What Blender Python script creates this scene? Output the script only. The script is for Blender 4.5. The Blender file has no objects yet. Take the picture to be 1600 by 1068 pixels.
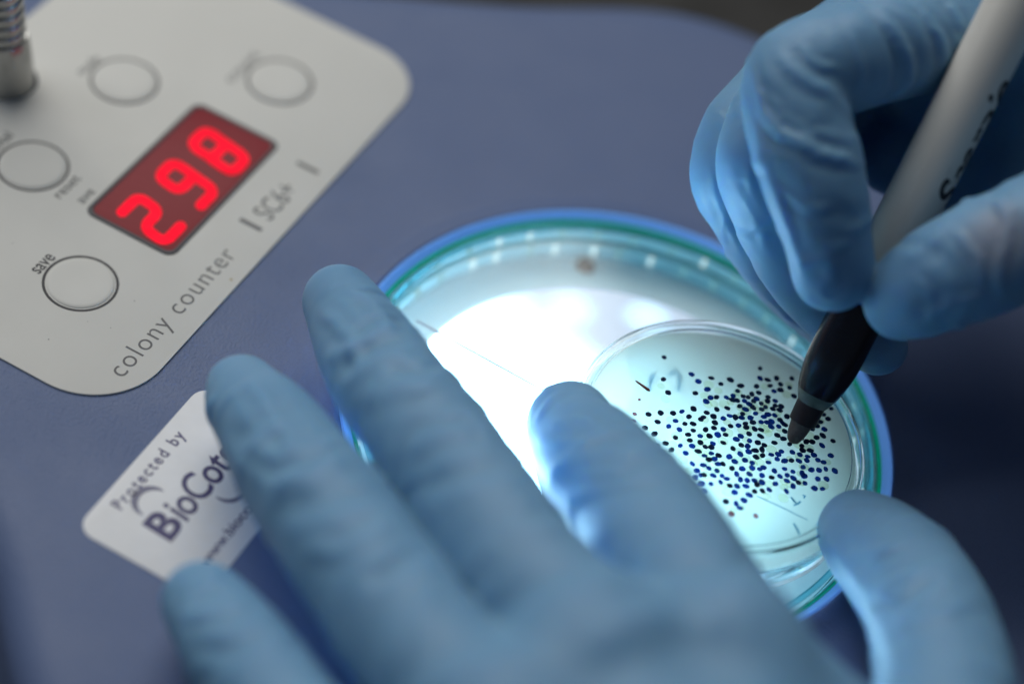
import bpy, bmesh, math, random
import numpy as np
from mathutils import Vector, Matrix

# ------------------------------------------------------------------ camera, world, light, exposure
S = 0.001                                     # all lengths below are written in millimetres
sc = bpy.context.scene
C = bpy.context.scene.collection
F_PX, ELEV, ROLL, DIST = 3157.63, 0.827981, 0.264696, 450.0
CAM = np.array([0, -math.cos(ELEV), math.sin(ELEV)]) * DIST
FW = -CAM / DIST
_r = np.array([1.0, 0, 0]); _u = np.cross(_r, FW)
RT = math.cos(ROLL) * _r + math.sin(ROLL) * _u
UP = -math.sin(ROLL) * _r + math.cos(ROLL) * _u

cd = bpy.data.cameras.new("camera")
cam = bpy.data.objects.new("camera", cd); C.objects.link(cam)
cam.matrix_world = Matrix(((RT[0], UP[0], -FW[0], CAM[0] * S), (RT[1], UP[1], -FW[1], CAM[1] * S),
                           (RT[2], UP[2], -FW[2], CAM[2] * S), (0, 0, 0, 1)))
cd.sensor_width = 36.0
cd.lens = F_PX / 1600 * 36
cd.clip_start, cd.clip_end = 0.01, 20
cd.dof.use_dof = True
cd.dof.focus_distance = 0.4285
cd.dof.aperture_fstop = 3.5
cd.dof.aperture_blades = 9
sc.camera = cam

world = bpy.data.worlds.new("World"); sc.world = world
world.use_nodes = True
world.node_tree.nodes["Background"].inputs[0].default_value = (0.62, 0.76, 1.0, 1)
world.node_tree.nodes["Background"].inputs[1].default_value = 0.085

def area(name, loc, target, size, power, color):
    l = bpy.data.lights.new(name, 'AREA'); l.shape = 'RECTANGLE'
    l.size, l.size_y = size; l.energy = power; l.color = color
    o = bpy.data.objects.new(name, l); C.objects.link(o)
    o.location = loc
    o.rotation_euler = (Vector(target) - Vector(loc)).to_track_quat('-Z', 'Y').to_euler()
    return o
area("ceiling_light", (-0.55, 0.9, 1.3), (-0.02, 0.0, 0), (1.5, 1.2), 20.0, (1.0, 0.985, 0.94))
area("side_fill_light", (-1.3, 0.15, 1.0), (-0.05, 0, 0), (0.9, 0.9), 3.8, (0.92, 0.96, 1.0))  # unseen fill added on the left to brighten the right glove

sc.view_settings.view_transform = 'Standard'
sc.view_settings.look = 'None'
sc.view_settings.exposure = 0
sc.view_settings.gamma = 1
try: sc.view_settings.use_curve_mapping = False
except Exception: pass
sc.cycles.use_denoising = True
sc.cycles.max_bounces = 14
sc.cycles.transmission_bounces = 12
sc.cycles.transparent_max_bounces = 12
sc.cycles.glossy_bounces = 6
sc.cycles.sample_clamp_indirect = 6
sc.cycles.blur_glossy = 0.6

# ------------------------------------------------------------------ helpers
def PD(px, py, d):                            # point seen at a pixel of the 1600x1068 photo, at a depth (mm)
    return CAM + d * (FW + (px - 800) / F_PX * RT - (py - 534) / F_PX * UP)
def PZ(px, py, z):                            # the same, at a height above the counter's top
    d = FW + (px - 800) / F_PX * RT - (py - 534) / F_PX * UP
    return CAM + d * (z - CAM[2]) / d[2]
def proj(X):
    d = np.asarray(X) - CAM; z = d @ FW
    return 800 + F_PX * (d @ RT) / z, 534 - F_PX * (d @ UP) / z, z
PHI = math.radians(73.96)                     # reading direction of the panel's lettering
PU = np.array([math.cos(PHI), math.sin(PHI)]); PV = np.array([-PU[1], PU[0]])
def uv(u, v, z=0.0):
    p = PU * u + PV * v
    return (p[0], p[1], z)

def tag(o, label=None, cat=None, group=None, kind=None):
    if label: o['label'] = label
    if cat: o['category'] = cat
    if group: o['group'] = group
    if kind: o['kind'] = kind
    return o
def empty(name, loc):
    o = bpy.data.objects.new(name, None); C.objects.link(o)
    o.location = Vector(loc) * S; o.empty_display_size = 0.01
    return o
def mesh_obj(name, verts, faces, mats, parent=None, smooth=True, fm=None):
    me = bpy.data.meshes.new(name)
    me.from_pydata([tuple(float(c) * S for c in v) for v in verts], [], [tuple(int(i) for i in f) for f in faces])
    for m in (mats if isinstance(mats, (list, tuple)) else [mats]): me.materials.append(m)
    if fm is not None: me.polygons.foreach_set('material_index', np.asarray(fm, dtype=np.int32))
    me.polygons.foreach_set('use_smooth', [smooth] * len(me.polygons))
    me.update()
    o = bpy.data.objects.new(name, me); C.objects.link(o)
    if parent:
        o.parent = parent
        o.matrix_parent_inverse = Matrix.Translation(-root_loc(parent))
    return o
def root_loc(o):
    v = Vector((0, 0, 0))
    while o is not None:
        v = v + o.location + o.matrix_parent_inverse.to_translation(); o = o.parent
    return v if v.length < 1e9 else Vector((0, 0, 0))
def auto_sharp(o, deg=35):
    me = o.data
    bm = bmesh.new(); bm.from_mesh(me)
    for e in bm.edges:
        if len(e.link_faces) == 2 and e.calc_face_angle(0) > math.radians(deg): e.smooth = False
    bm.to_mesh(me); bm.free()
def lathe(name, prof, mat, parent=None, center=(0, 0, 0), axis=None, n=128, closed=True, sharp=28):
    """prof: (r, h) pairs; spun about an axis through center"""
    ax = Vector(axis if axis is not None else (0, 0, 1)).normalized()
    a = ax.orthogonal().normalized(); b = ax.cross(a); c = Vector(center)
    V, Fs = [], []
    m = len(prof)
    for r, h in prof:
        for k in range(n):
            t = 2 * math.pi * k / n
            V.append(c + ax * h + a * (r * math.cos(t)) + b * (r * math.sin(t)))
    for i in range(m if closed else m - 1):
        j = (i + 1) % m
        for k in range(n):
            l = (k + 1) % n
            Fs.append((i * n + k, i * n + l, j * n + l, j * n + k))
    o = mesh_obj(name, V, Fs, mat, parent)
    bm = bmesh.new(); bm.from_mesh(o.data)
    bmesh.ops.remove_doubles(bm, verts=bm.verts, dist=1e-7)
    bmesh.ops.dissolve_degenerate(bm, edges=bm.edges, dist=1e-8)
    bmesh.ops.recalc_face_normals(bm, faces=bm.faces)
    for e in bm.edges:
        if len(e.link_faces) == 2 and e.calc_face_angle(0) > math.radians(sharp): e.smooth = False
    bm.to_mesh(o.data); bm.free()
    return o
def disc_prof(r, z0, z1, bev=0.0):
    if bev: return [(0, z0), (r, z0), (r, z1 - bev), (r - bev * .3, z1 - bev * .3), (r - bev, z1), (0, z1)]
    return [(0, z0), (r, z0), (r, z1), (0, z1)]
def rounded_rect(u0, v0, u1, v1, r, n=10):
    if not isinstance(r, (list, tuple)): r = [r] * 4
    pts = []
    for (cu, cv, a0, rr) in ((u1 - r[0], v0 + r[0], -90, r[0]), (u1 - r[1], v1 - r[1], 0, r[1]),
                             (u0 + r[2], v1 - r[2], 90, r[2]), (u0 + r[3], v0 + r[3], 180, r[3])):
        for k in range(n + 1):
            t = math.radians(a0 + 90 * k / n)
            pts.append((cu + rr * math.cos(t), cv + rr * math.sin(t)))
    return pts
def slab(name, pts, z0, z1, mat, parent=None, bev=0.0, local=True):
    """plate with outline pts (panel coordinates if local) from z0 to z1, small rounded top edge"""
    n = len(pts)
    P = np.array(pts)
    nxt = np.roll(P, -1, 0); prv = np.roll(P, 1, 0)
    tan = nxt - prv; tan /= np.linalg.norm(tan, axis=1)[:, None]
    inn = np.stack([-tan[:, 1], tan[:, 0]], 1)
    rings = [(0, z0), (0, z1 - bev)]
    if bev:
        for k in (1, 2, 3): t = math.pi / 2 * k / 3; rings.append((bev * (1 - math.cos(t)), z1 - bev + bev * math.sin(t)))
    else: rings = [(0, z0), (0, z1)]
    V, Fs = [], []
    for off, z in rings:
        Q = P + inn * off
        V += [uv(q[0], q[1], z) if local else (q[0], q[1], z) for q in Q]
    for i in range(len(rings) - 1):
        for k in range(n):
            l = (k + 1) % n
            Fs.append((i * n + k, i * n + l, (i + 1) * n + l, (i + 1) * n + k))
    b = (len(rings) - 1) * n
    Fs.append(tuple(range(b, b + n))); Fs.append(tuple(range(n - 1, -1, -1)))
    o = mesh_obj(name, V, Fs, mat, parent); auto_sharp(o, 30)
    return o
def text_shape(body, size=1.0, shear=0.0, space=1.0, off=0.0):
    cu = bpy.data.curves.new("t", 'FONT'); cu.body = body; cu.size = size
    cu.shear = shear; cu.space_character = space; cu.offset = off; cu.resolution_u = 4
    ob = bpy.data.objects.new("t", cu)
    me = bpy.data.meshes.new_from_object(ob)
    V = np.array([v.co[:] for v in me.vertices]); Fs = [tuple(p.vertices) for p in me.polygons]
    bpy.data.objects.remove(ob); bpy.data.curves.remove(cu); bpy.data.meshes.remove(me)
    return V, Fs
def lettering(name, body, u0, u1, v0, cap, z, mat, parent, shear=0.0, space=1.0, off=0.0):
    """flat lettering on the panel plane: spans u0..u1, baseline v0, capitals cap high"""
    V, Fs = text_shape(body, 1.0, shear, space, off)
    x0, x1 = V[:, 0].min(), V[:, 0].max()
    capu = 0.70
    return mesh_obj(name, [uv(u0 + (v[0] - x0) / (x1 - x0) * (u1 - u0), v0 + v[1] / capu * cap, z) for v in V], Fs, mat, parent, smooth=False)

# ------------------------------------------------------------------ materials
def new_mat(name):
    m = bpy.data.materials.new(name); m.use_nodes = True
    nt = m.node_tree; b = nt.nodes["Principled BSDF"]
    return m, nt, b
def princ(name, color, rough=0.5, metal=0.0, spec=0.5, noise=0.0, nscale=200, bump=0.0, bscale=2000, bdist=0.0001, emit=None, estr=0.0, trans=0.0, ior=1.45, sss=0.0, sssr=(1, 1, 1), ssss=0.002, coat=0.0):
    m, nt, b = new_mat(name)
    b.inputs["Base Color"].default_value = (*color, 1)
    b.inputs["Roughness"].default_value = rough
    b.inputs["Metallic"].default_value = metal
    b.inputs["Specular IOR Level"].default_value = spec
    b.inputs["IOR"].default_value = ior
    b.inputs["Transmission Weight"].default_value = trans
    b.inputs["Coat Weight"].default_value = coat
    if sss:
        b.inputs["Subsurface Weight"].default_value = sss
        b.inputs["Subsurface Radius"].default_value = sssr
        b.inputs["Subsurface Scale"].default_value = ssss
    if emit:
        b.inputs["Emission Color"].default_value = (*emit, 1); b.inputs["Emission Strength"].default_value = estr
    tc = nt.nodes.new("ShaderNodeTexCoord")
    if noise:
        n = nt.nodes.new("ShaderNodeTexNoise"); n.inputs["Scale"].default_value = nscale; n.inputs["Detail"].default_value = 5
        nt.links.new(tc.outputs["Object"], n.inputs["Vector"])
        mx = nt.nodes.new("ShaderNodeMix"); mx.data_type = 'RGBA'; mx.blend_type = 'MIX'
        mx.inputs[6].default_value = (*[c * (1 - noise) for c in color], 1)
        mx.inputs[7].default_value = (*[min(1, c * (1 + noise)) for c in color], 1)
        nt.links.new(n.outputs["Fac"], mx.inputs[0]); nt.links.new(mx.outputs[2], b.inputs["Base Color"])
        g = nt.nodes.new("ShaderNodeTexNoise"); g.inputs["Scale"].default_value = 45; g.inputs["Detail"].default_value = 6; g.inputs["Roughness"].default_value = .65
        nt.links.new(tc.outputs["Object"], g.inputs["Vector"])
        r_ = nt.nodes.new("ShaderNodeMapRange"); r_.inputs[1].default_value = .35; r_.inputs[2].default_value = .68
        r_.inputs[3].default_value = rough * .82; r_.inputs[4].default_value = min(1, rough * 1.22)
        nt.links.new(g.outputs["Fac"], r_.inputs[0]); nt.links.new(r_.outputs[0], b.inputs["Roughness"])
    if bump:
        n = nt.nodes.new("ShaderNodeTexNoise"); n.inputs["Scale"].default_value = bscale; n.inputs["Detail"].default_value = 3
        nt.links.new(tc.outputs["Object"], n.inputs["Vector"])
        bp = nt.nodes.new("ShaderNodeBump"); bp.inputs["Strength"].default_value = bump; bp.inputs["Distance"].default_value = bdist
        nt.links.new(n.outputs["Fac"], bp.inputs["Height"]); nt.links.new(bp.outputs[0], b.inputs["Normal"])
    return m
def emission(name, color, strength):
    m = bpy.data.materials.new(name); m.use_nodes = True; nt = m.node_tree
    nt.nodes.remove(nt.nodes["Principled BSDF"])
    e = nt.nodes.new("ShaderNodeEmission"); e.inputs[0].default_value = (*color, 1); e.inputs[1].default_value = strength
    nt.links.new(e.outputs[0], nt.nodes["Material Output"].inputs[0])
    return m
def glass(name, color, ior=1.45, rough=0.0):
    m = bpy.data.materials.new(name); m.use_nodes = True; nt = m.node_tree
    nt.nodes.remove(nt.nodes["Principled BSDF"])
    g = nt.nodes.new("ShaderNodeBsdfGlass"); g.inputs[0].default_value = (*color, 1); g.inputs["IOR"].default_value = ior
    g.inputs["Roughness"].default_value = rough
    nt.links.new(g.outputs[0], nt.nodes["Material Output"].inputs[0])
    return m
def thin_clear(name, tint, refl=1.0):
    m = bpy.data.materials.new(name); m.use_nodes = True; nt = m.node_tree
    nt.nodes.remove(nt.nodes["Principled BSDF"])
    t = nt.nodes.new("ShaderNodeBsdfTransparent"); t.inputs[0].default_value = (*tint, 1)
    g = nt.nodes.new("ShaderNodeBsdfGlossy"); g.inputs["Roughness"].default_value = 0.05
    f = nt.nodes.new("ShaderNodeFresnel"); f.inputs[0].default_value = 1.3
    mu = nt.nodes.new("ShaderNodeMath"); mu.operation = 'MULTIPLY'; mu.inputs[1].default_value = refl
    x = nt.nodes.new("ShaderNodeMixShader")
    nt.links.new(f.outputs[0], mu.inputs[0]); nt.links.new(mu.outputs[0], x.inputs[0])
    nt.links.new(t.outputs[0], x.inputs[1]); nt.links.new(g.outputs[0], x.inputs[2])
    nt.links.new(x.outputs[0], nt.nodes["Material Output"].inputs[0])
    return m
def translucent(name, color, clear=0.3, tint=(1, 1, 1), diffuse=0.3, noise=0.0, nscale=60):
    m = bpy.data.materials.new(name); m.use_nodes = True; nt = m.node_tree
    nt.nodes.remove(nt.nodes["Principled BSDF"])
    d = nt.nodes.new("ShaderNodeBsdfDiffuse"); d.inputs[0].default_value = (*color, 1)
    t = nt.nodes.new("ShaderNodeBsdfTranslucent"); t.inputs[0].default_value = (*color, 1)
    c = nt.nodes.new("ShaderNodeBsdfTransparent"); c.inputs[0].default_value = (*tint, 1)
    a = nt.nodes.new("ShaderNodeMixShader"); a.inputs[0].default_value = 1 - diffuse
    b = nt.nodes.new("ShaderNodeMixShader"); b.inputs[0].default_value = clear
    nt.links.new(d.outputs[0], a.inputs[1]); nt.links.new(t.outputs[0], a.inputs[2])
    nt.links.new(a.outputs[0], b.inputs[1]); nt.links.new(c.outputs[0], b.inputs[2])
    nt.links.new(b.outputs[0], nt.nodes["Material Output"].inputs[0])
    if noise:
        tc = nt.nodes.new("ShaderNodeTexCoord"); n = nt.nodes.new("ShaderNodeTexNoise"); n.inputs["Scale"].default_value = nscale
        nt.links.new(tc.outputs["Object"], n.inputs[0])
        mx = nt.nodes.new("ShaderNodeMix"); mx.data_type = 'RGBA'
        mx.inputs[6].default_value = (*[k * (1 - noise) for k in color], 1); mx.inputs[7].default_value = (*[min(1, k * (1 + noise)) for k in color], 1)
        nt.links.new(n.outputs["Fac"], mx.inputs[0])
        nt.links.new(mx.outputs[2], d.inputs[0]); nt.links.new(mx.outputs[2], t.inputs[0])
    return m

M = {}
M['housing'] = princ('blue_grey_plastic', (0.104, 0.148, 0.278), rough=0.42, spec=0.32, noise=0.10, nscale=1500, bump=0.9, bscale=1500, bdist=0.00025)
M['panel'] = princ('matt_white_overlay', (0.645, 0.64, 0.605), rough=0.5, spec=0.3, noise=0.02, nscale=80, bump=0.1, bscale=3000, bdist=0.00005)
M['print'] = princ('dark_print', (0.035, 0.035, 0.04), rough=0.6)
M['grey_print'] = princ('grey_print', (0.12, 0.12, 0.125), rough=0.6)
M['bezel'] = princ('grey_bezel', (0.06, 0.06, 0.068), rough=0.45)
M['sticker'] = princ('silvery_sticker', (0.70, 0.71, 0.73), rough=0.38, noise=0.05, nscale=300, bump=0.5, bscale=220, bdist=0.0003)
M['purple_print'] = princ('purple_print', (0.035, 0.03, 0.13), rough=0.5)
M['mauve_print'] = princ('mauve_print', (0.16, 0.16, 0.24), rough=0.5)
M['bench'] = princ('dark_bench', (0.009, 0.0085, 0.0075), rough=0.6, noise=0.2, nscale=20)
M['chrome'] = princ('chrome', (0.36, 0.36, 0.35), rough=0.2, metal=1.0, noise=0.05, nscale=200)
M['black'] = princ('black_rubber', (0.012, 0.012, 0.012), rough=0.5)
M['red_led'] = emission('red_segment_light', (1.0, 0.012, 0.035), 1.1)
nt = M['red_led'].node_tree; e_ = next(n for n in nt.nodes if n.type == 'EMISSION')
tc = nt.nodes.new("ShaderNodeTexCoord"); mp = nt.nodes.new("ShaderNodeMapping"); mp.inputs["Rotation"].default_value = (0, 0, -PHI); mp.inputs["Scale"].default_value = (250, 2600, 500)
n_ = nt.nodes.new("ShaderNodeTexNoise"); n_.inputs["Scale"].default_value = 1.0; q_ = nt.nodes.new("ShaderNodeMapRange"); q_.inputs[3].default_value = .55; q_.inputs[4].default_value = 1.75
nt.links.new(tc.outputs["Object"], mp.inputs[0]); nt.links.new(mp.outputs[0], n_.inputs[0]); nt.links.new(n_.outputs["Fac"], q_.inputs[0]); nt.links.new(q_.outputs[0], e_.inputs[1])

# ------------------------------------------------------------------ bench and counter housing
WC = np.array([26.7, -12.8]); WR = 58.3       # the round light well
bench = mesh_obj('bench_top', [(-1500, -900, -70), (1500, -900, -70), (1500, 1500, -70), (-1500, 1500, -70)], [(0, 1, 2, 3)], M['bench'])
tag(bench, 'dark bench top under the colony counter', 'bench', kind='structure')

counter = empty('colony_counter', (26.7, -12.8, -70))
tag(counter, 'blue grey laboratory colony counter with white key panel, red display and lit well', 'colony counter')

def catmull(P, n):
    P = np.array(P, float); out = []
    N = len(P)
    for i in range(N):
        p0, p1, p2, p3 = P[(i - 1) % N], P[i], P[(i + 1) % N], P[(i + 2) % N]
        for k in range(n):
            t = k / n
            out.append(.5 * ((2 * p1) + (-p0 + p2) * t + (2 * p0 - 5 * p1 + 4 * p2 - p3) * t * t + (-p0 + 3 * p1 - 3 * p2 + p3) * t ** 3))
    return np.array(out)
OUT = [(180, 60), (150, 100), (95, 120), (48, 129.5), (27, 132.5), (8, 129), (-22, 117), (-60, 105.5), (-105, 91), (-133, 76), (-150, 55),
       (-153, 15), (-135, -35), (-104, -66), (-84, -88), (-68, -114), (-40, -150), (20, -175), (90, -165), (150, -120), (182, -60), (190, 0)]
out = catmull(OUT, 8)
# housing: flat top with a round hole, rounded shoulder, skirt
nO = len(out)
ang = np.arctan2(out[:, 1] - WC[1], out[:, 0] - WC[0])
V, Fs = [], []
HR = 62.15
rings = []
for dr, z in ((-.6, -9.0), (-.6, .9), (-.5, 1.25), (0, 1.3), (.8, 1.15), (2.2, .72), (3.6, .25), (5.0, .04), (5.9, 0)):
    rings.append([(WC[0] + (HR + dr) * math.cos(a), WC[1] + (HR + dr) * math.sin(a), z) for a in ang])
for f in (.06, .3, .6, .85):
    rings.append([(WC[0] + (HR + 6) * math.cos(a) * (1 - f) + (o[0] - WC[0]) * f, WC[1] + (HR + 6) * math.sin(a) * (1 - f) + (o[1] - WC[1]) * f, 0) for a, o in zip(ang, out)])
tan = np.roll(out, -1, 0) - np.roll(out, 1, 0); tan /= np.linalg.norm(tan, axis=1)[:, None]
nor = np.stack([tan[:, 1], -tan[:, 0]], 1)
BR = 9.0
for k in range(0, 9):
    t = math.pi / 2 * k / 8
    rings.append([(o[0] + q[0] * BR * (math.sin(t) - 0.6), o[1] + q[1] * BR * (math.sin(t) - 0.6), BR * (math.cos(t) - 1)) for o, q in zip(out, nor)])
rings.append([(o[0] + q[0] * 12, o[1] + q[1] * 12, -70) for o, q in zip(out, nor)])
for R in rings: V += R
for i in range(len(rings) - 1):
    for k in range(nO):
        l = (k + 1) % nO
        Fs.append((i * nO + k, i * nO + l, (i + 1) * nO + l, (i + 1) * nO + k))
housing = mesh_obj('housing', V, Fs, M['housing'], counter)
bm = bmesh.new(); bm.from_mesh(housing.data); bmesh.ops.recalc_face_normals(bm, faces=bm.faces); bm.to_mesh(housing.data); bm.free()

# ---- key panel
pp = []
for (cu, cv, r, a0, a1) in ((67.0 - 15, 57.8 + 15, 15, -90, 0), (67 - 34, 146 - 34, 34, 0, 90), (-69.1 + 17, 146 - 17, 17, 90, 180), (-69.1 + 17, 57.8 + 17, 17, 180, 270)):
    for k in range(17):
        t = math.radians(a0 + (a1 - a0) * k / 16); pp.append((cu + r * math.cos(t), cv + r * math.sin(t)))
panel = slab('control_panel', pp, 0.02, 0.45, M['panel'], counter, bev=0.12)
ZP = 0.455
def ring_mesh(name, c, r0, r1, z0, z1, mat, parent, n=96):
    return lathe(name, [(r0, z0), (r1, z0), (r1, z1), (r0, z1)], mat, parent, center=(c[0], c[1], 0), n=n)
buttons = [(-93.6, -17.0), (-115.4, 13.2), (-105.5, 48.2), (-71.1, 62.4)]
for c in buttons:
    b = lathe('push_button', [(0, 0.3), (7.3, 0.3), (7.3, 0.5), (7.15, 0.62), (6.8, 0.74), (6.2, 0.8), (4, 0.83), (0, 0.85)], M['panel'], counter, center=(c[0], c[1], 0), closed=False)
    ring_mesh('button_ring', c, 7.6, 8.22, 0.40, ZP + .02, M['print'], b)
L = lambda *a, **k: lettering('lettering', *a, **k)
L('colony counter', -58.9, -14.6, 62.8, 4.6, ZP + .01, M['grey_print'], panel, space=1.12, off=-0.004)
def near(px, py): 
    p = PZ(px, py, ZP); return float(p[:2] @ PU), float(p[:2] @ PV)
def label_at(body, pa, pb, cap, mat, off=0.004):
    a, b = near(*pa), near(*pb)
    L(body, a[0], b[0], (a[1] + b[1]) / 2, cap, ZP + .01, mat, panel, off=off)
label_at('SC6+', (423, 346), (467, 297), 5.2, M['grey_print'])
for q in ((392, 351), (481, 262)):
    a = near(*q); slab('lettering', rounded_rect(a[0] - .6, a[1] - 2.9, a[0] + .6, a[1] + 2.9, 0.1, 2), ZP - .02, ZP + .012, M['grey_print'], panel)
label_at('save', (62, 429), (87, 402), 3.3, M['print'], 0.012)
label_at('reset', (95, 311), (127, 279), 2.6, M['print'])
label_at('ave', (130, 319), (150, 300), 2.6, M['print'])
label_at('total', (-8, 240), (21, 212), 2.6, M['print'])
label_at('mode', (131, 119), (157, 92), 2.6, M['print'])
label_at('count', (362, 130), (408, 86), 2.8, M['grey_print'])

M['stain'] = princ('yellowish_stain', (0.42, 0.36, 0.20), rough=0.6)
M['dust'] = princ('grey_dust', (0.25, 0.25, 0.26), rough=0.8)
random.seed(21)
def speck(p, r, z, mat, name, par):
    n = 9; mesh_obj(name, [(p[0] + r * random.uniform(.6, 1.2) * math.cos(6.283 * k / n), p[1] + r * random.uniform(.6, 1.2) * math.sin(6.283 * k / n), z) for k in range(n)], [tuple(range(n))], mat, par, smooth=False)
speck(PZ(361, 437, ZP), .45, ZP + .01, M['stain'], 'stain', panel)
for q in ((76, 530), (137, 502), (173, 512), (236, 120), (300, 110), (20, 380), (210, 470)): speck(PZ(*q, ZP), random.uniform(.10, .2), ZP + .01, M['dust'], 'speck', panel)

# ---- display
D0 = np.array([-77.7, -2.6]); d0 = (float(D0 @ PU), float(D0 @ PV))
disp = empty('display', (0, 0, 0)); disp.parent = counter
disp.location = Vector((-82, 22, 0)) * S - counter.location
def dl(u, v): return (d0[0] + u, d0[1] + v)
rim = rounded_rect(-0.4, -0.3, 45.9, 23.4, 2.6, 8); inner = rounded_rect(0.9, 0.9, 44.7, 22.2, 1.9, 8)
V = [uv(*dl(*p), 0.44) for p in rim] + [uv(*dl(*p), 0.75) for p in rounded_rect(-.1, 0, 45.6, 23.1, 2.5, 8)] + [uv(*dl(*p), 0.75) for p in rounded_rect(.6, .6, 45, 22.5, 2.1, 8)] + [uv(*dl(*p), 0.5) for p in inner]
n = len(rim); Fs = []
for i in range(3):
    for k in range(n): l = (k + 1) % n; Fs.append((i * n + k, i * n + l, (i + 1) * n + l, (i + 1) * n + k))
mesh_obj('bezel', V, Fs, M['bezel'], disp)
# brushed red window, the segments' scattered glow put in as faint emission
m, nt, b = new_mat('red_window'); M['window'] = m
b.inputs["Base Color"].default_value = (0.10, 0.018, 0.03, 1); b.inputs["Roughness"].default_value = 0.3; b.inputs["Specular IOR Level"].default_value = 0.12
tc = nt.nodes.new("ShaderNodeTexCoord"); mp = nt.nodes.new("ShaderNodeMapping"); mp.inputs["Rotation"].default_value = (0, 0, -PHI); mp.inputs["Scale"].default_value = (120, 3500, 500)
nz = nt.nodes.new("ShaderNodeTexNoise"); nz.inputs["Scale"].default_value = 1.0
nt.links.new(tc.outputs["Object"], mp.inputs[0]); nt.links.new(mp.outputs[0], nz.inputs[0])
mx = nt.nodes.new("ShaderNodeMix"); mx.data_type = 'RGBA'; mx.inputs[6].default_value = (0.05, 0.004, 0.007, 1); mx.inputs[7].default_value = (0.11, 0.014, 0.02, 1)
nt.links.new(nz.outputs["Fac"], mx.inputs[0]); nt.links.new(mx.outputs[2], b.inputs["Base Color"])
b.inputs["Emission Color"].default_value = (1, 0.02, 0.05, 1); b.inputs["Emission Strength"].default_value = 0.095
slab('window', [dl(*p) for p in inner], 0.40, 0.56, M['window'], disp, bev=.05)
def seg_digit(ch, u0):
    # rounded seven segment numeral, 7 wide, 14 high, leaning 8 degrees
    w, h, t = 6.4, 12.8, 1.38
    lean = 0.17
    segs = {'a': ((0, h), (w, h)), 'g': ((0, h / 2), (w, h / 2)), 'd': ((0, 0), (w, 0)), 'f': ((0, h), (0, h / 2)), 'b': ((w, h), (w, h / 2)), 'e': ((0, h / 2), (0, 0)), 'c': ((w, h / 2), (w, 0))}
    on = {'2': 'abged', '9': 'abgfcd', '8': 'abcdefg'}[ch]
    path = {'2': [['a0', 'a1', 'g1', 'g0', 'd0', 'd1']]}
    lines = {'2': [(0, h), (w, h), (w, h / 2), (0, h / 2), (0, 0), (w, 0)],
             '9': [(w, h / 2), (0, h / 2), (0, h), (w, h), (w, 0), (0.4, 0)],
             '8': [(w, h / 2), (0, h / 2), (0, h), (w, h), (w, 0), (0, 0), (0, h / 2)]}[ch]
    pts = []
    # rounded corners
    L_ = [np.array(p, float) for p in lines]
    path = [L_[0]]
    for i in range(1, len(L_) - 1):
        a, b_, c_ = L_[i - 1], L_[i], L_[i + 1]
        ra = min(2.4, np.linalg.norm(b_ - a) / 2.05, np.linalg.norm(c_ - b_) / 2.05)
        p1 = b_ + (a - b_) / np.linalg.norm(a - b_) * ra; p2 = b_ + (c_ - b_) / np.linalg.norm(c_ - b_) * ra
        for k in range(9):
            s_ = k / 8; path.append((1 - s_) ** 2 * p1 + 2 * s_ * (1 - s_) * b_ + s_ * s_ * p2)
    path.append(L_[-1])
    V, Fs = [], []
    def capsule(a, b_, z):
        dd = b_ - a; l_ = np.linalg.norm(dd)
        if l_ < 1e-6: return
        dd /= l_; nn = np.array([-dd[1], dd[0]]); base = len(V)
        P = []
        for k in range(9):
            q = -math.pi / 2 + math.pi * k / 8; P.append(b_ + t * (dd * math.cos(q) + nn * math.sin(q)))
        for k in range(9):
            q = math.pi / 2 + math.pi * k / 8; P.append(a + t * (dd * math.cos(q) + nn * math.sin(q)))
        for p in P:
            V.append(uv(*dl(u0 + p[0] + lean * (p[1]), 3.6 + p[1]), z + .56))
        Fs.append(tuple(range(base, base + 18)))
    for i in range(len(path) - 1): capsule(path[i], path[i + 1], 0.02 + i * 0.0025)
    return mesh_obj('digit', V, Fs, M['red_led'], disp, smooth=False)
seg_digit('2', 2.6); seg_digit('9', 16.8); seg_digit('8', 30.3)

# ---- sticker
stk = slab('sticker', rounded_rect(-95.8, 19.0, -50.5, 48.7, 4.0, 8), 0.02, 0.14, M['sticker'], counter, bev=0.04)
ZS = 0.15
lettering('lettering', 'Protected by', -87.0, -63.8, 43.9, 2.7, ZS, M['purple_print'], stk, space=1.3, off=0.02)
lettering('lettering', 'B', -87.9, -82.5, 31.8, 6.8, ZS, M['purple_print'], stk, off=0.03, shear=0.05)
lettering('lettering', 'ioCote', -82.0, -61.2, 31.8, 6.6, ZS, M['purple_print'], stk, off=0.016, shear=0.12, space=0.95)
lettering('lettering', 'www.biocote.com', -88.5, -62.0, 22.6, 2.2, ZS, M['purple_print'], stk, off=0.02)
def crescent(cu, cv, R, a0, a1, wmax, mat):
    V, Fs = [], []; n = 24
    for k in range(n + 1):
        a = math.radians(a0 + (a1 - a0) * k / n); w = wmax * math.sin(math.pi * k / n) ** .7 + .08
        V.append(uv(cu + (R + w * .5) * math.cos(a), cv + (R + w * .5) * math.sin(a), ZS)); V.append(uv(cu + (R - w * .5) * math.cos(a), cv + (R - w * .5) * math.sin(a), ZS))
    for k in range(n): Fs.append((2 * k, 2 * k + 1, 2 * k + 3, 2 * k + 2))
    mesh_obj('emblem', V, Fs, mat, stk, smooth=False)
crescent(-81.9, 39.9, 3.6, -5, 185, 1.5, M['mauve_print'])
crescent(-70.2, 29.6, 3.3, 165, 300, 1.0, M['mauve_print'])

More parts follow.
